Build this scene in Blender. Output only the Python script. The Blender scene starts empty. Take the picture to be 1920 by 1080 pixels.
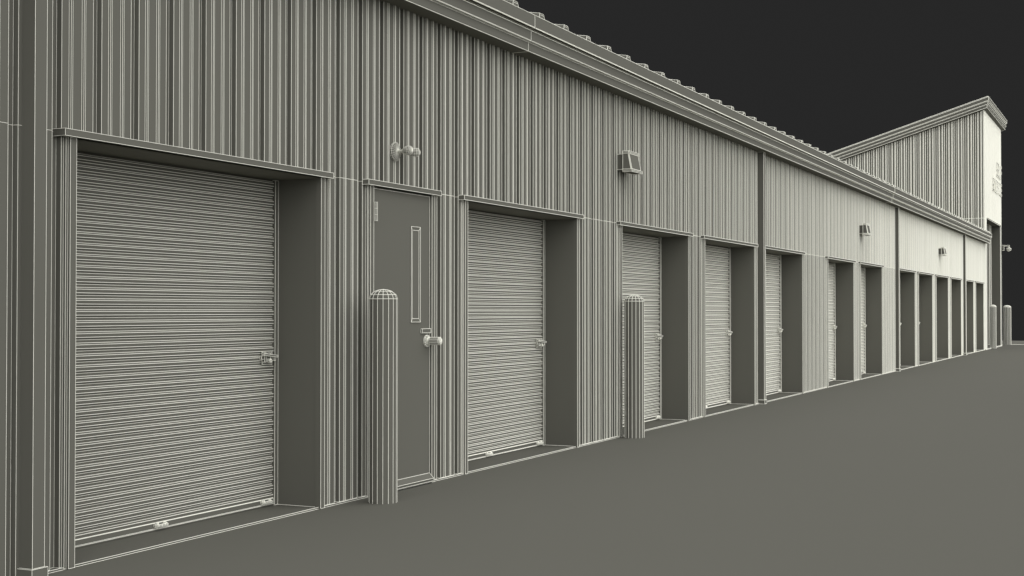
import bpy, math, random
from mathutils import Vector, Matrix

scene = bpy.context.scene
col = scene.collection
rnd = random.Random(7)

# ------------------------------------------------------------------ viewpoint
CAM = Vector((5.72, 0.0, 1.5))
_v = (1198.0, -42.0, 2600.0)
_l = math.sqrt(sum(a * a for a in _v))
Yc = [a / _l for a in _v]
_t = math.atan(42.0 / 2600.0)
Zc = [0.0, math.cos(_t), math.sin(_t)]
Xc = [Yc[1] * Zc[2] - Yc[2] * Zc[1], Yc[2] * Zc[0] - Yc[0] * Zc[2], Yc[0] * Zc[1] - Yc[1] * Zc[0]]
if Xc[0] < 0:
    Xc = [-a for a in Xc]
RIGHT = Vector((Xc[0], Yc[0], Zc[0]))
UP = Vector((Xc[1], Yc[1], Zc[1]))
FWD = Vector((Xc[2], Yc[2], Zc[2]))


# ------------------------------------------------------------------ materials
def clay(name, c, rough=0.9, var=0.04, scale=0.6):
    m = bpy.data.materials.new(name)
    m.use_nodes = True
    nt = m.node_tree
    b = nt.nodes['Principled BSDF']
    b.inputs['Roughness'].default_value = rough
    b.inputs['Specular IOR Level'].default_value = 0.1
    tc = nt.nodes.new('ShaderNodeTexCoord')
    n = nt.nodes.new('ShaderNodeTexNoise')
    n.inputs['Scale'].default_value = scale
    n.inputs['Detail'].default_value = 3
    r = nt.nodes.new('ShaderNodeMapRange')
    r.inputs['To Min'].default_value = 1 - var
    r.inputs['To Max'].default_value = 1 + var
    mx = nt.nodes.new('ShaderNodeVectorMath')
    mx.operation = 'SCALE'
    mx.inputs[0].default_value = c
    nt.links.new(tc.outputs['Object'], n.inputs['Vector'])
    nt.links.new(n.outputs['Fac'], r.inputs['Value'])
    nt.links.new(r.outputs['Result'], mx.inputs['Scale'])
    nt.links.new(mx.outputs['Vector'], b.inputs['Base Color'])
    return m


HUE = (1.0, 0.985, 0.84)


def g(a):
    return tuple(a * h for h in HUE)


M_CLAY = clay('grey_clay', g(0.119))
M_WIRE = clay('pale_edge_line', (0.90, 0.895, 0.80), var=0.0)
M_BOUNCE = clay('grey_clay_painted_bounce', g(0.17))  # undersides: base colour lightened to stand in for ground bounce light
M_REVEAL = clay('grey_clay_reveal', g(0.115))
M_GROUND = clay('grey_ground', g(0.102), var=0.03, scale=0.15)
M_PAVE = clay('grey_pavement', g(0.125), var=0.03, scale=0.3)

K = 0.000175      # line half-width per metre of distance


class MB:
    """collects faces and the edge lines that run along them"""

    def __init__(self):
        self.v, self.f, self.m, self.s = [], [], [], []
        self.w = {}

    def face(self, pts, mat=0, smooth=False):
        i = len(self.v)
        self.v += [tuple(p) for p in pts]
        self.f.append(tuple(range(i, i + len(pts))))
        self.m.append(mat)
        self.s.append(smooth)

    def line(self, a, b):
        ka = tuple(round(x, 4) for x in a)
        kb = tuple(round(x, 4) for x in b)
        if ka == kb:
            return
        k = (ka, kb) if ka < kb else (kb, ka)
        self.w[k] = True

    def quad(self, a, b, c, d, mat=0, smooth=False, wire=True):
        self.face((a, b, c, d), mat, smooth)
        if wire:
            self.line(a, b); self.line(b, c); self.line(c, d); self.line(d, a)

    def box(self, x0, x1, y0, y1, z0, z1, wire=True, mats=None, skip=''):
        P = lambda i, j, k: ((x0, x1)[i], (y0, y1)[j], (z0, z1)[k])
        F = {'x': (P(0, 0, 0), P(0, 0, 1), P(0, 1, 1), P(0, 1, 0)),
             'X': (P(1, 0, 0), P(1, 1, 0), P(1, 1, 1), P(1, 0, 1)),
             'y': (P(0, 0, 0), P(1, 0, 0), P(1, 0, 1), P(0, 0, 1)),
             'Y': (P(0, 1, 0), P(0, 1, 1), P(1, 1, 1), P(1, 1, 0)),
             'z': (P(0, 0, 0), P(0, 1, 0), P(1, 1, 0), P(1, 0, 0)),
             'Z': (P(0, 0, 1), P(1, 0, 1), P(1, 1, 1), P(0, 1, 1))}
        for k, q in F.items():
            if k in skip:
                continue
            self.quad(*q, mat=(mats or {}).get(k, 0), wire=wire)

    def hull8(self, p, mats=None):
        """p: 4 bottom points (ccw from above) then 4 top points"""
        q = [(3, 2, 1, 0), (4, 5, 6, 7), (0, 1, 5, 4), (1, 2, 6, 5), (2, 3, 7, 6), (3, 0, 4, 7)]
        for k, i in enumerate(q):
            self.quad(*[p[j] for j in i], mat=(mats or {}).get(k, 0))

    def lathe(self, o, axis, prof, n=16, rings=None, spokes=True, phase=0.0, smooth=True):
        """prof: list of (distance along axis, radius)"""
        o = Vector(o); axis = Vector(axis).normalized()
        t = Vector((0, 0, 1)) if abs(axis.z) < 0.9 else Vector((1, 0, 0))
        u = axis.cross(t).normalized(); w = axis.cross(u)
        R = []
        for (d, r) in prof:
            R.append([o + axis * d + (u * math.cos(2 * math.pi * (i + phase) / n) + w * math.sin(2 * math.pi * (i + phase) / n)) * r
                      for i in range(n)])
        for a in range(len(R) - 1):
            for i in range(n):
                j = (i + 1) % n
                if prof[a][1] < 1e-6:
                    self.face((R[a][0], R[a + 1][i], R[a + 1][j]), 0, smooth)
                elif prof[a + 1][1] < 1e-6:
                    self.face((R[a][i], R[a + 1][0], R[a][j]), 0, smooth)
                else:
                    self.face((R[a][i], R[a + 1][i], R[a + 1][j], R[a][j]), 0, smooth)
                if spokes:
                    self.line(R[a][i], R[a + 1][i])
        for a in range(len(R)):
            if prof[a][1] > 1e-6 and (rings is None or a in rings):
                for i in range(n):
                    self.line(R[a][i], R[a][(i + 1) % n])

    def build(self, name, parent=None, origin=(0, 0, 0), mats=None, wmul=1.0):
        mats = mats or [M_CLAY, M_WIRE, M_BOUNCE, M_REVEAL]
        org = Vector(origin)
        v = [Vector(p) - org for p in self.v]
        f = list(self.f); mi = [(0, 2, 3)[m] for m in self.m]; sm = list(self.s)
        # fine square rods along every edge line, tapered so that they stay thin
        for (a, b) in self.w:
            a = Vector(a); b = Vector(b)
            d = b - a
            L = d.length
            if L < 1e-5:
                continue
            d /= L
            t = Vector((0, 0, 1)) if abs(d.z) < 0.9 else Vector((1, 0, 0))
            u = d.cross(t).normalized(); w = d.cross(u)
            n = 5 if L < 2 else 6
            ph = rnd.random() * 6.28
            ex = rnd.uniform(0.0001, 0.0006)
            j = len(v)
            for p, sgn in ((a, -1), (b, 1)):
                r = K * wmul * max(3.0, (p - CAM).dot(FWD)) * rnd.uniform(0.985, 1.015)
                for i in range(n):
                    an = ph + 2 * math.pi * i / n
                    v.append(p + d * sgn * ex + (u * math.cos(an) + w * math.sin(an)) * r - org)
            for i in range(n):
                k = (i + 1) % n
                f.append((j + i, j + k, j + n + k, j + n + i)); mi.append(1); sm.append(False)
        me = bpy.data.meshes.new(name)
        me.from_pydata([tuple(p) for p in v], [], f)
        for m in mats:
            me.materials.append(m)
        me.polygons.foreach_set('material_index', mi)
        me.polygons.foreach_set('use_smooth', sm)
        me.update()
        o = bpy.data.objects.new(name, me)
        col.objects.link(o)
        if parent is not None:
            o.parent = parent
            po = parent.get('_org', (0, 0, 0))
            o.location = org - Vector(po)
        else:
            o.location = org
        o['_org'] = tuple(org)
        return o


def thing(name, label, cat, loc, group=None):
    o = bpy.data.objects.new(name, None)
    o.empty_display_size = 0.2
    col.objects.link(o)
    o.location = loc
    o['_org'] = tuple(loc)
    o['label'] = label
    o['category'] = cat
    if group:
        o['group'] = group
    return o


# ------------------------------------------------------------------ dimensions
XW = -0.012            # outer face of the wall sheet
PITCH, PH0 = 0.338, 6.534
ZS = 2.535             # seam between lower and upper sheets
ZE = 4.05              # soffit
Y0, Y1 = -6.0, 55.28
NEAR = 2.0             # sheets before this point are never close to the view


def ribs(a, b, pitch=PITCH, ph=PH0, depth=0.036, xw=XW, fine=True):
    """profile (s, x) of the corrugated sheet between a and b"""
    per = [(0.0, 0.0), (0.059, 0.0), (0.067, 0.009), (0.091, 0.0),
           (0.167, 0.0), (0.175, 0.009), (0.199, 0.0), (0.263, 0.0), (0.268, -depth), (0.334, -depth)]
    sc = pitch / 0.338
    pts = []
    k0 = int(math.floor((a - ph) / pitch)) - 1
    k1 = int(math.ceil((b - ph) / pitch)) + 1
    for k in range(k0, k1 + 1):
        for (s, x) in per:
            pts.append((ph + k * pitch + s * sc, xw + x))

    def at(s):
        for i in range(len(pts) - 1):
            if pts[i][0] <= s <= pts[i + 1][0]:
                t = (s - pts[i][0]) / max(1e-9, pts[i + 1][0] - pts[i][0])
                return pts[i][1] + t * (pts[i + 1][1] - pts[i][1])
        return xw
    out = [(a, at(a))] + [p for p in pts if a + 0.004 < p[0] < b - 0.004] + [(b, at(b))]
    return out


def sheet(mb, prof, z0, z1):
    """vertical corrugated sheet; z1 may be a function of the position"""
    zt = z1 if callable(z1) else (lambda s: z1)
    for i in range(len(prof) - 1):
        (a, xa), (b, xb) = prof[i], prof[i + 1]
        mb.face(((xa, a, z0), (xb, b, z0), (xb, b, zt(b)), (xa, a, zt(a))))
        mb.line((xa, a, z0), (xb, b, z0))
    for (a, xa) in prof:
        mb.line((xa, a, z0), (xa, a, zt(a)))


# openings: (start, end, kind)
OPEN = [(6.285, 8.925), (9.70, 10.705), (11.40, 14.085), (15.50, 18.10), (18.88, 21.55), (22.25, 24.88),
        (27.08, 29.62), (30.40, 33.02), (35.40, 37.98), (38.66, 41.24), (42.05, 44.65), (45.38, 47.88),
        (48.85, 51.40), (52.15, 54.68)]
DOWN = [5.886, 21.90, 35.03, 48.62]

# ================================================================== ground
mb = MB()
mb.face(((-40, -40, 0), (90, -40, 0), (90, 64.5, 0), (-40, 64.5, 0)))
gnd = mb.build('ground', mats=[M_GROUND, M_WIRE])
gnd['kind'] = 'structure'
mb = MB()
mb.face(((-40, 64.5, 0.004), (90, 64.5, 0.004), (90, 72.6, 0.004), (-40, 72.6, 0.004)))
mb.line((-40, 64.5, 0.002), (90, 64.5, 0.002))
pv = mb.build('pavement', mats=[M_PAVE, M_WIRE], wmul=1.3)
pv['kind'] = 'structure'

# ================================================================== storage row
row = thing('storage_building', 'long low storage building with corrugated walls and a row of roll-up doors', 'building', (-4.5, 25, 0))

# slab
mb = MB()
mb.box(-9.0, 0.0, Y0, Y1, -0.02, 0.013, wire=False)
mb.line((0, Y0, 0.013), (0, Y1, 0.013))
mb.line((0, Y0, 0.0005), (0, Y1, 0.0005))
mb.build('foundation_slab', row, wmul=0.7, mats=[M_GROUND, M_WIRE])

# upper wall
mb = MB()
sheet(mb, ribs(NEAR, Y1), ZS, ZE)
mb.face(((XW, Y0, ZS), (XW, NEAR, ZS), (XW, NEAR, ZE), (XW, Y0, ZE)))
mb.build('upper_wall', row)

# lower piers
edges = [NEAR] + [e for o in OPEN for e in o] + [Y1]
for i in range(0, len(edges), 2):
    a = edges[i] + (0.07 if i else 0)
    b = edges[i + 1] - (0.07 if i + 1 < len(edges) - 1 else 0)
    if b - a < 0.02:
        continue
    mb = MB()
    sheet(mb, ribs(a, b), 0.0145, ZS - 0.001)
    if i == 0:
        mb.face(((XW, Y0, 0.0145), (XW, NEAR, 0.0145), (XW, NEAR, ZS), (XW, Y0, ZS)))
    mb.build('wall_panel', row, wmul=1.0 if b < 16 else 0.78)

# rear and end walls
mb = MB()
mb.box(-8.9, -8.8, Y0, Y1, 0.014, 4.1, wire=False)
mb.box(-8.8, XW - 0.05, Y0, Y0 + 0.1, 0.014, 4.1, wire=False)
mb.build('rear_wall', row)

# doorways and doors
for k, (a, b) in enumerate(OPEN):
    person = (k == 1)
    zt = 2.50
    xb = -0.06 if person else -0.432
    mb = MB()
    xf = 0.018
    # reveals and header underside
    mb.face(((xb, b, 0.014), (xf, b, 0.014), (xf, b, zt), (xb, b, zt)), 2)
    mb.face(((xf, a, 0.014), (xb, a, 0.014), (xb, a, zt), (xf, a, zt)), 2)
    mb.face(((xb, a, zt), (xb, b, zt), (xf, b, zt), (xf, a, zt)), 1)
    mb.line((xb, b, 0.014), (xf, b, 0.014))
    mb.line((xb, b, 0.014), (xb, b, zt))
    mb.line((xb, a, 0.014), (xb, a, zt))
    dw = mb.build('doorway', row)
    for (e, sg) in ((a, -1), (b, 1)):
        mb = MB()
        y0, y1 = sorted((e - sg * 0.003, e + sg * 0.048))
        mb.box(-0.03, 0.02, y0, y1, 0.004, 2.508, wire=False)
        q = [(0.02, y0, 0.004), (0.02, y1, 0.004), (0.02, y1, 2.507), (0.02, y0, 2.507)]
        for n_ in range(4):
            mb.line(q[n_], q[(n_ + 1) % 4])
        y0, y1 = sorted((e + sg * 0.050, e + sg * 0.068))
        mb.box(-0.03, 0.004, y0, y1, 0.006, 2.508)
        mb.build('jamb_trim', dw, wmul=1.0 if b < 16 else 0.7)
    mb = MB()
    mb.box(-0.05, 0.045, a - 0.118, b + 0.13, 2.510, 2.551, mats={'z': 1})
    mb.build('lintel', dw)

    if person:
        # ---------------- entry door
        mb = MB()
        xl = 0.0
        mb.box(xl - 0.05, xl, a + 0.006, b - 0.010, 0.05, 2.492)
        d = mb.build('entry_door', row)
        # narrow window
        w0, w1, z0, z1 = 10.352, 10.516, 1.40, 2.215
        mb = MB()
        ins, iz, ox, ix = 0.024, 0.030, xl + 0.007, xl + 0.004
        O = [(ox, w0, z0), (ox, w1, z0), (ox, w1, z1), (ox, w0, z1)]
        I = [(ix, w0 + ins, z0 + iz), (ix, w1 - ins, z0 + iz), (ix, w1 - ins, z1 - iz), (ix, w0 + ins, z1 - iz)]
        B = [(xl + 0.0005, p[1], p[2]) for p in O]
        for i in range(4):
            j = (i + 1) % 4
            mb.quad(O[i], O[j], I[j], I[i])
            mb.face((B[i], B[j], O[j], O[i]))
        wf = mb.build('window_frame', d)
        mb = MB()
        mb.face(I)
        mb.build('pane', wf)
        mb = MB()
        mb.box(xl + 0.001, xl + 0.016, 10.535, 10.690, 1.305, 1.341)
        mb.build('lock_plate', d)
        # knob
        mb = MB()
        c = (xl, 10.64, 1.235)
        mb.lathe(c, (1, 0, 0), [(0.001, 0.052), (0.010, 0.050), (0.018, 0.030), (0.022, 0.018)], n=20)
        mb.lathe(c, (1, 0, 0), [(0.022, 0.024), (0.036, 0.024), (0.040, 0.033), (0.128, 0.033), (0.140, 0.026), (0.144, 0.0)], n=14)
        mb.build('door_knob', d, wmul=1.05)
        for zc in (2.30, 1.27, 0.28):
            mb = MB()
            mb.lathe((xl + 0.034, a + 0.014, zc - 0.075), (0, 0, 1), [(0, 0.0), (0, 0.013), (0.05, 0.013), (0.10, 0.013), (0.15, 0.013), (0.15, 0)], n=10)
            mb.build('hinge', d, wmul=0.6)
        mb = MB()
        A0, A1, A2 = (xl + 0.001, 0.085), (xl + 0.045, 0.042), (xl + 0.040, 0.018)
        for (p, q) in ((A0, A1), (A1, A2)):
            mb.quad((p[0], a + 0.03, p[1]), (p[0], b - 0.012, p[1]), (q[0], b - 0.012, q[1]), (q[0], a + 0.03, q[1]))
        for y in (a + 0.03, b - 0.012):
            mb.face(((A0[0], y, A0[1]), (A1[0], y, A1[1]), (A2[0], y, A2[1]), (A0[0], y, A2[1])))
        mb.build('drip_strip', d)
        continue

    # ---------------- roll-up door
    xc = -0.392
    ca, cb = a + 0.012, b - 0.045
    mb = MB()
    zb, ztop, per = 0.070, 2.496, 0.070
    pts = []
    z = zb
    while z < ztop:
        for (fz, fx) in ((0.0, 0.010), (0.33, 0.010), (0.50, -0.002), (0.78, -0.002)):
            zz = z + fz * per
            if zz < ztop:
                pts.append((zz, xc + fx))
        z += per
    pts.append((ztop, xc))
    for i in range(len(pts) - 1):
        (z0, x0), (z1, x1) = pts[i], pts[i + 1]
        mb.face(((x0, ca, z0), (x0, cb, z0), (x1, cb, z1), (x1, ca, z1)))
    for (z0, x0) in pts[:-1]:
        mb.line((x0, ca, z0), (x0, cb, z0))
    d = mb.build('roller_door', row, wmul=1.25)
    mb = MB()
    mb.box(xc - 0.02, xc + 0.014, ca, cb, 0.031, 0.067)
    mb.line((xc + 0.016, ca, 0.026), (xc + 0.016, cb, 0.026))
    mb.face(((xc + 0.016, ca, 0.016), (xc + 0.016, cb, 0.016), (xc + 0.016, cb, 0.031), (xc + 0.016, ca, 0.031)), 0)
    mb.build('bottom_bar', d)
    for (e0, e1) in ((cb + 0.001, b - 0.002), (a + 0.002, ca - 0.001)):
        mb = MB()
        y0, y1 = min(e0, e1), max(e0, e1)
        mb.box(xc - 0.03, xc + 0.024, y0, y1, 0.015, 2.495)
        mb.build('guide_track', d)
    # pull handles: two end rosettes and a bar
    for yc in (a + 1.26, b - 0.15):
        mb = MB()
        xh = xc + 0.040
        for yy, rr in ((yc - 0.045, 0.020), (yc + 0.045, 0.013)):
            mb.lathe((xc + 0.015, yy, 0.052), (1, 0, 0.0), [(0, rr), (0.012, rr), (0.018, rr * 0.6), (0.027, 0.006)], n=10)
        mb.lathe((xh, yc - 0.045, 0.050), (0, 1, 0), [(0, 0.008), (0.03, 0.008), (0.06, 0.008), (0.09, 0.008)], n=6)
        mb.build('pull_handle', d)
    # latch at the right edge
    yl, zl = b - 0.175, 1.14
    mb = MB()
    x = xc + 0.012
    mb.box(x, x + 0.006, yl - 0.025, yl + 0.100, zl - 0.048, zl + 0.050)
    mb.box(x + 0.007, x + 0.022, yl - 0.060, yl + 0.10, zl - 0.008, zl + 0.016)
    mb.box(x + 0.007, x + 0.030, yl - 0.030, yl - 0.008, zl - 0.030, zl + 0.040)
    mb.box(x + 0.007, x + 0.034, yl + 0.040, yl + 0.062, zl - 0.034, zl + 0.036)
    mb.box(x + 0.023, x + 0.050, yl + 0.064, yl + 0.085, zl - 0.020, zl + 0.008)
    mb.lathe((x + 0.030, yl + 0.020, zl - 0.020), (1, 0, 0), [(0, 0.014), (0.020, 0.014), (0.024, 0.008)], n=8)
    mb.hull8([(x + 0.03, yl - 0.055, zl + 0.022), (x + 0.045, yl - 0.055, zl + 0.022), (x + 0.060, yl + 0.10, zl + 0.005), (x + 0.045, yl + 0.10, zl + 0.005),
              (x + 0.03, yl - 0.045, zl + 0.034), (x + 0.045, yl - 0.045, zl + 0.034), (x + 0.060, yl + 0.105, zl + 0.018), (x + 0.045, yl + 0.105, zl + 0.018)])
    mb.build('latch', d)

# soffit, fascia and gutter line
FP = [(0.171, 4.052), (0.171, 4.140), (0.178, 4.146), (0.196, 4.149), (0.200, 4.154), (0.200, 4.252), (0.196, 4.258),
      (0.196, 4.272), (0.241, 4.272), (0.241, 4.279), (0.241, 4.400)]
YE = 55.45
mb = MB()
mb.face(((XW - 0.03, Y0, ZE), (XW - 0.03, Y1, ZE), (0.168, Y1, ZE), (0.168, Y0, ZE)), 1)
for y in (12.44, 33.52):
    mb.line((XW, y, ZE - 0.001), (0.168, y, ZE - 0.001))
mb.build('soffit', row)
for (a, b) in ((Y0, 12.43), (12.44, 33.51), (33.52, YE)):
    mb = MB()
    P = [(0.165, 4.052)] + FP + [(0.10, 4.402)]
    for i in range(len(P) - 1):
        (x0, z0), (x1, z1) = P[i], P[i + 1]
        mb.face(((x0, a, z0), (x0, b, z0), (x1, b, z1), (x1, a, z1)))
    for i, (x, z) in enumerate(FP):
        mb.line((x, a, z), (x, b, z))
        if i:
            mb.line((FP[i - 1][0], b, FP[i - 1][1]), (x, b, z))
            if b == YE:
                pass
    mb.face([(x, b, z) for x, z in P] + [(0.0, b, 4.402), (0.0, b, 4.052)])
    mb.line((0.165, b, 4.052), (0.0, b, 4.052))
    mb.build('fascia', row, wmul=1.15)

# roof sheet with standing ribs
mb = MB()
SL = 0.15
xr0, xr1 = 0.215, -4.5
zr = lambda x: 4.404 + SL * (0.215 - x)
mb.face(((xr0, Y0, zr(xr0)), (xr0, Y1, zr(xr0)), (xr1, Y1, zr(xr1)), (xr1, Y0, zr(xr1))))
mb.face(((xr1, Y0, zr(xr1)), (xr1, Y1, zr(xr1)), (-9.1, Y1, zr(xr0)), (-9.1, Y0, zr(xr0))))
s = 11.99 - 0.633 * 16
while s < Y1 - 0.2:
    for (xa, xb2, sg) in ((xr0 - 0.005, xr1, 1),):
        h = 0.058
        b0, b1, t0, t1 = s - 0.015, s + 0.125, s, s + 0.095
        A = [(xa, b0, zr(xa)), (xa, t0, zr(xa) + h), (xa, t1, zr(xa) + h), (xa, b1, zr(xa))]
        B = [(xb2, p[1], zr(xb2) + (p[2] - zr(xa))) for p in A]
        for i in range(3):
            mb.face((A[i], A[i + 1], B[i + 1], B[i]))
            mb.line(A[i], A[i + 1])
        for p, q in zip(A, B):
            mb.line(p, q)
        mb.face((A[3], A[2], A[1], A[0]))
        # small end lip
        mb.line((xa, t0 + 0.012, zr(xa) + h * 0.72), (xa, t1 - 0.004, zr(xa) + h * 0.72))
        mb.line((xa, t1, zr(xa) + h), (xa, b1, zr(xa)))
    s += 0.633
mb.build('roof', row)

# downspouts
for s0 in DOWN:
    mb = MB()
    mb.box(XW - 0.03, 0.083, s0, s0 + 0.092, 0.066, ZE - 0.002, skip='z')
    d = mb.build('downspout', row)
    mb = MB()
    mb.box(XW - 0.03, 0.094, s0 - 0.014, s0 + 0.108, 0.001, 0.064)
    mb.build('downspout_shoe', d)

# ================================================================== tower
T0, T1 = 55.30, 61.78
tow = thing('tall_building', 'tall shed-roofed end block rising behind the far end of the low row', 'building', (-4.5, 58.5, 0))
TSL = 0.315
ztw = lambda x: 9.115 + TSL * x


def wall_y(mb, y, xa, xb, z0, zt, pitch=0.355, sg=-1):
    """corrugated sheet facing along y; runs from xa down to xb"""
    prof = ribs(-xa, -xb, pitch=pitch, ph=0.03, xw=0.0, depth=0.030)
    pp = [(-s, y + sg * x) for (s, x) in prof]
    for i in range(len(pp) - 1):
        (xa_, ya), (xb_, yb) = pp[i], pp[i + 1]
        mb.face(((xa_, ya, z0), (xb_, yb, z0), (xb_, yb, zt(xb_)), (xa_, ya, zt(xa_))))
        mb.line((xa_, ya, z0), (xb_, yb, z0))
    for (x, yy) in pp:
        mb.line((x, yy, z0), (x, yy, zt(x)))


mb = MB()
wall_y(mb, T0, 0.0, -9.5, 5.005, ztw)
mb.build('side_wall', tow)
mb = MB()
wall_y(mb, T0, 0.0, -9.5, 4.0, lambda x: 5.004)
mb.face(((0, T0, 0), (-9.5, T0, 0), (-9.5, T0, 4.0), (0, T0, 4.0)))
mb.build('side_wall', tow)
# front
O0, O1, OT = 56.0, 61.36, 5.03
mb = MB()
sheet(mb, ribs(T0 + 0.004, T1, pitch=0.355, ph=T0 + 0.05, xw=0.0, depth=0.03), OT + 0.05, 9.115)
mb.build('front_wall', tow)
mb = MB()
sheet(mb, ribs(T0 + 0.004, O0 - 0.02, pitch=0.355, ph=T0 + 0.05, xw=0.0, depth=0.03), 0.0, OT + 0.048)
mb.build('front_pier', tow)
mb = MB()
mb.box(-0.36, 0.0, O1, T1, 0.0, OT + 0.048, mats={'y': 2})
mb.line((0.0, O1 + 0.12, 0), (0.0, O1 + 0.12, OT))
mb.build('front_pier', tow)
mb = MB()
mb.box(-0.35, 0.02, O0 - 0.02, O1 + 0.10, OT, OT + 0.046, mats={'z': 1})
mb.build('lintel', tow)
mb = MB()
mb.face(((-0.36, O0, 0.02), (-0.36, O1, 0.02), (-0.36, O1, OT), (-0.36, O0, OT)), 2)
mb.line((-0.358, O0, OT - 0.004), (-0.358, O1, OT - 0.004))
en = mb.build('entrance_wall', tow)
for (y, w) in ((59.9, 0.10), (60.45, 0.06), (58.0, 0.10)):
    mb = MB()
    mb.box(-0.355, -0.30, y, y + w, 0.09, OT - 0.01)
    mb.build('mullion', en)
mb = MB()
mb.box(-9.5, 0.012, T0, T1, -0.01, 0.03, wire=False)
mb.line((0.012, T0, 0.03), (0.012, T1, 0.03))
mb.line((0.012, T0, 0.002), (0.012, T1, 0.002))
mb.build('foundation_slab', tow)
mb = MB()
mb.face(((0, T1, 0), (-9.5, T1, 0), (-9.5, T1, ztw(-9.5)), (0, T1, ztw(0))))
mb.face(((-9.5, T1, 0), (-9.5, T0, 0), (-9.5, T0, ztw(-9.5)), (-9.5, T1, ztw(-9.5))))
mb.build('rear_wall', tow)
# roof with stepped fascia on the near, front and far side
TP = [(0.13, 0.03), (0.13, 0.13), (0.165, 0.145), (0.165, 0.25), (0.17, 0.265), (0.20, 0.275), (0.20, 0.405), (0.165, 0.41), (0.165, 0.445)]
mb = MB()
XB = -9.7


def tp(o, h):
    oy = o + 0.04
    return [(XB, T0 - oy, ztw(XB) + h), (o, T0 - oy, ztw(o) + h), (o, T1 + oy + 0.30, ztw(o) + h), (XB, T1 + oy + 0.30, ztw(XB) + h)]


rings = [tp(o, h) for o, h in TP]
for i in range(len(rings) - 1):
    for j in range(3):
        mb.face((rings[i][j], rings[i][j + 1], rings[i + 1][j + 1], rings[i + 1][j]))
for r in rings:
    for j in range(3):
        mb.line(r[j], r[j + 1])
for i in range(len(rings) - 1):
    for j in (1, 2):
        mb.line(rings[i][j], rings[i + 1][j])
mb.build('fascia', tow)
mb = MB()
r = rings[0]
w = [(XB, T0 + 0.03, ztw(XB) + 0.012), (-0.02, T0 + 0.03, ztw(0) + 0.012), (-0.02, T1 - 0.02, ztw(0) + 0.012), (XB, T1 - 0.02, ztw(XB) + 0.012)]
for j in range(3):
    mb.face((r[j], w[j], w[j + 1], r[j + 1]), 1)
mb.build('soffit', tow)
mb = MB()
r = rings[-1]
mb.face([(p[0], p[1], p[2] - 0.001) for p in r])
mb.build('roof', tow)


# raised sign letters, built from strokes in a 0..1 x 0..1 cell
def stroke_letter(ch):
    t = 0.2
    H = lambda y: (0.0, 1.0, y, y + t * 0.8)
    V = lambda x, y0=0.0, y1=1.0: (x, x + t, y0, y1)
    D = {
        'S': [H(0), H(0.42), H(0.84), V(0, 0.5, 0.9), V(0.8, 0.1, 0.5)],
        'E': [V(0), H(0), H(0.42), H(0.84)],
        'L': [V(0), H(0)],
        'F': [V(0), H(0.42), H(0.84)],
        'T': [V(0.4), H(0.84)],
        'O': [V(0), V(0.8), H(0), H(0.84)],
        'R': [V(0), H(0.42), H(0.84), V(0.8, 0.5, 0.9), V(0.62, 0, 0.45)],
        'A': [V(0), V(0.8), H(0.42), H(0.84)],
        'G': [V(0), H(0), H(0.84), V(0.8, 0, 0.45), (0.5, 1.0, 0.34, 0.48)],
    }
    return D[ch]


sign = thing('wall_sign', 'raised SELF STORAGE lettering on the front of the tall end block', 'sign', (0.02, 59.9, 6.3))
for (txt, y0, z0, h, adv) in (('SELF', 59.68, 7.0, 0.56, 0.53), ('STORAGE', 58.15, 6.30, 0.50, 0.52)):
    for i, ch in enumerate(txt):
        mb = MB()
        for q, (u0, u1, v0, v1) in enumerate(stroke_letter(ch)):
            w_ = adv * 0.80
            mb.box(0.008, 0.030 + 0.0012 * q, y0 + i * adv + u0 * w_, y0 + i * adv + u1 * w_, z0 + v0 * h, z0 + v1 * h)
        mb.build('letter', sign, wmul=1.2)

# ================================================================== bollards
BG = 'bollards along the building front'
for (x, y, rr, lab) in ((0.252, 9.455, 0.112, 'nearest domed bollard, in front of the narrow entry door'),
                        (0.170, 15.50, 0.117, 'domed bollard standing in front of a roll-up door left of the pier'),
                        (0.075, 57.5, 0.118, 'distant domed bollard right before the tall block, closer to the row'),
                        (0.004, 64.2, 0.158, 'rightmost far bollard standing free beyond the tall block')):
    t = thing('bollard', lab, 'bollard', (x, y, 0), BG)
    top = 1.665 if y < 12 else 1.683 if y < 50 else 1.715
    mb = MB()
    mb.lathe((x, y, 0), (0, 0, 1), [(0.0, rr), (top - 0.075, rr)], n=16, rings=(1,), phase=0.3)
    mb.build('post', t, wmul=1.0 if y < 50 else 0.75)
    mb = MB()
    hh = 0.075
    mb.lathe((x, y, top - hh), (0, 0, 1), [(0.0, rr + 0.001)] + [(hh * math.sin(a), rr * math.cos(a)) for a in (0.45, 0.90, 1.25)] + [(hh, 0.0)],
             n=16, phase=0.3)
    mb.build('dome_cap', t)

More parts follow.
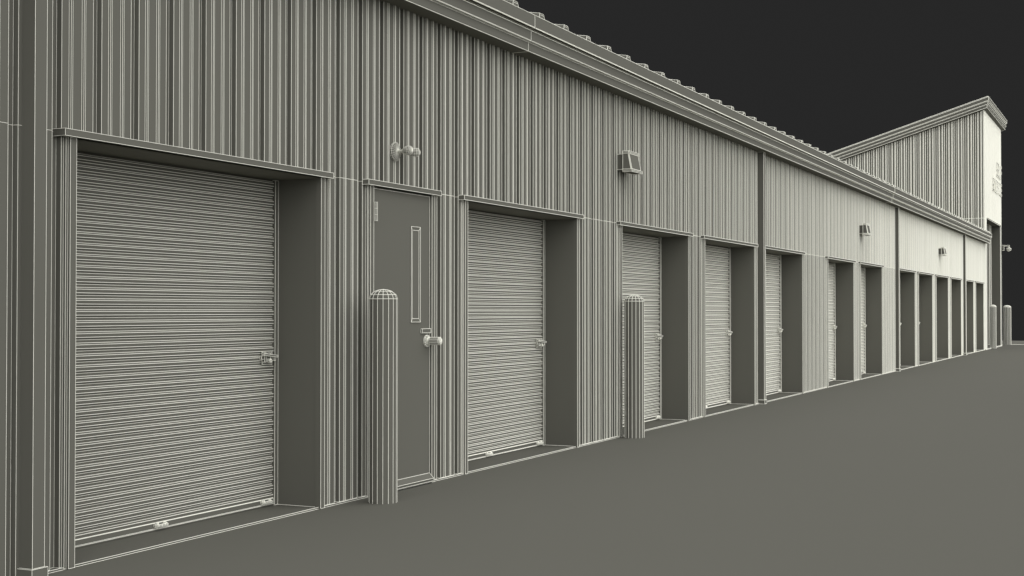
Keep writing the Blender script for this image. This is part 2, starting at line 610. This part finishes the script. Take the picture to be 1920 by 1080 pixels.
# ================================================================== wall lights
LG = 'box-shaped wall lights under the eaves'
for (y, lab) in ((15.55, 'nearest box-shaped wall light, above and between the second and third roll-up doors'),
                 (30.55, 'middle box-shaped wall light, on the wall past the second downspout'),
                 (42.9, 'farthest box-shaped wall light, last one before the tall block')):
    t = thing('wall_light', lab, 'wall light', (XW, y, 3.26), LG)
    a, b = y - 0.19, y + 0.17
    mb = MB()
    mb.box(XW + 0.001, 0.078, a + 0.03, b - 0.03, 3.165, 3.345)
    mb.build('back_box', t)
    # tapered body: narrower at the top
    mb = MB()

    def xf(z):
        return 0.195 + (0.150 - 0.195) * (z - 3.14) / 0.24
    zz = [3.165, 3.350]
    mb.hull8([(0.080, a, zz[0]), (xf(zz[0]) - 0.012, a + 0.006, zz[0]), (xf(zz[0]) - 0.012, b - 0.006, zz[0]), (0.080, b, zz[0]),
              (0.080, a, zz[1]), (xf(zz[1]) - 0.012, a + 0.006, zz[1]), (xf(zz[1]) - 0.012, b - 0.006, zz[1]), (0.080, b, zz[1])])
    mb.hull8([(xf(zz[0]) - 0.011, a + 0.025, zz[0] + 0.003), (xf(zz[0]) - 0.004, a + 0.025, zz[0] + 0.003), (xf(zz[0]) - 0.004, b - 0.025, zz[0] + 0.003), (xf(zz[0]) - 0.011, b - 0.025, zz[0] + 0.003),
              (xf(zz[1]) - 0.011, a + 0.025, zz[1] - 0.003), (xf(zz[1]) - 0.004, a + 0.025, zz[1] - 0.003), (xf(zz[1]) - 0.004, b - 0.025, zz[1] - 0.003), (xf(zz[1]) - 0.011, b - 0.025, zz[1] - 0.003)])
    mb.build('housing', t)
    for (z0, z1, nm) in ((3.351, 3.380, 'top_cap'), (3.134, 3.164, 'bottom_cap')):
        mb = MB()
        x1 = xf((z0 + z1) / 2) + 0.002
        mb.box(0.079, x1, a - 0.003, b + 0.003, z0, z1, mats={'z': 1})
        zm = (z0 + z1) / 2
        mb.line((0.079, a - 0.003, zm), (x1, a - 0.003, zm))
        mb.line((x1, a - 0.003, zm), (x1, b + 0.003, zm))
        mb.build(nm, t)

# ================================================================== twin lamp above the entry door
t = thing('security_lamp', 'twin-headed round security lamp on the wall above the entry door', 'wall lamp', (XW, 10.10, 2.82))
mb = MB()
c = Vector((XW + 0.012, 10.09, 2.825))
mb.lathe(c, (1, 0, 0), [(-0.010, 0.074), (0.006, 0.078), (0.014, 0.070), (0.022, 0.024), (0.030, 0.0)], n=24, rings=(0, 1, 3))
mb.build('mounting_plate', t, wmul=0.6)


def head(mb, o, d, L, R):
    o = Vector(o); d = Vector(d).normalized()
    pr = [(0, 0.010), (L * 0.30, 0.012), (L * 0.48, R * 0.72)]
    for a in (-0.35, 0.05, 0.45, 0.8, 1.1, 1.35):
        pr.append((L * 0.72 + R * math.sin(a), R * math.cos(a)))
    pr.append((L * 0.72 + R, 0.0))
    mb.lathe(o, d, pr, n=16)


mb = MB()
head(mb, c + Vector((0.022, 0, 0)), (0.97, -0.08, 0.03), 0.150, 0.039)
mb.build('lamp_head', t, wmul=0.6)
mb = MB()
head(mb, c + Vector((0.022, 0.01, 0)), (0.86, 0.53, -0.03), 0.205, 0.036)
mb.build('lamp_head', t, wmul=0.6)

# ================================================================== security camera on the tall block
t = thing('security_camera', 'dome security camera on a short arm at the corner of the tall block', 'camera', (0.02, 61.7, 4.14))
y = 61.66
mb = MB(); mb.box(0.022, 0.12, y - 0.09, y + 0.09, 4.02, 4.24); mb.build('wall_bracket', t, wmul=0.7)
mb = MB(); mb.box(0.121, 0.335, y - 0.025, y + 0.025, 4.195, 4.235); mb.box(0.295, 0.334, y - 0.02, y + 0.02, 4.13, 4.194); mb.build('arm', t, wmul=0.7)
mb = MB()
mb.lathe((0.31, y, 4.128), (0, 0, -1), [(0, 0.0), (0.0, 0.05), (0.02, 0.095), (0.06, 0.10)] + [(0.06 + 0.09 * math.sin(a), 0.092 * math.cos(a)) for a in (0.1, 0.6, 1.1)] + [(0.15, 0.0)], n=12)
mb.build('dome_housing', t, wmul=0.7)

# ================================================================== light
world = bpy.data.worlds.new('World')
scene.world = world
world.use_nodes = True
nt = world.node_tree
bg = nt.nodes['Background']
tc = nt.nodes.new('ShaderNodeTexCoord')
dot = nt.nodes.new('ShaderNodeVectorMath'); dot.operation = 'DOT_PRODUCT'
L = Vector((0.86, -0.38, 0.42)).normalized()
dot.inputs[1].default_value = L
nt.links.new(tc.outputs['Generated'], dot.inputs[0])
mr = nt.nodes.new('ShaderNodeMapRange'); mr.interpolation_type = 'SMOOTHSTEP'
mr.inputs['From Min'].default_value = -0.28
mr.inputs['From Max'].default_value = 0.55
nt.links.new(dot.outputs['Value'], mr.inputs['Value'])
mix = nt.nodes.new('ShaderNodeMix'); mix.data_type = 'RGBA'
mix.inputs[6].default_value = (0.0208, 0.0208, 0.0208, 1)
E0 = 1.93
mix.inputs[7].default_value = (E0, E0, E0, 1)
nt.links.new(mr.outputs['Result'], mix.inputs[0])
nt.links.new(mix.outputs[2], bg.inputs['Color'])
bg.inputs['Strength'].default_value = 1.0

sun = bpy.data.lights.new('sun', 'SUN')
sun.energy = 0.52
sun.angle = math.radians(70)
sun.color = (1.0, 0.985, 0.95)
so = bpy.data.objects.new('sun', sun)
col.objects.link(so)
so.rotation_euler = Vector((0.55, -0.15, 1.0)).to_track_quat('Z', 'Y').to_euler()

# ================================================================== camera
cam = bpy.data.cameras.new('camera')
cam.sensor_width = 36.0
cam.lens = 2600.0 / 1920.0 * 36.0
cam.clip_start = 0.05
cam.clip_end = 500
co = bpy.data.objects.new('camera', cam)
col.objects.link(co)
m = Matrix.Identity(4)
for i in range(3):
    m[i][0] = RIGHT[i]; m[i][1] = UP[i]; m[i][2] = -FWD[i]; m[i][3] = CAM[i]
co.matrix_world = m
scene.camera = co

for o in scene.objects:
    if '_org' in o:
        del o['_org']

scene.view_settings.view_transform = 'Standard'
scene.view_settings.look = 'None'
scene.view_settings.exposure = 0
scene.render.filter_size = 0.9
scene.cycles.use_denoising = True
scene.cycles.denoiser = 'OPENIMAGEDENOISE'
scene.cycles.denoising_input_passes = 'RGB_ALBEDO_NORMAL'
scene.cycles.max_bounces = 4
scene.cycles.diffuse_bounces = 3
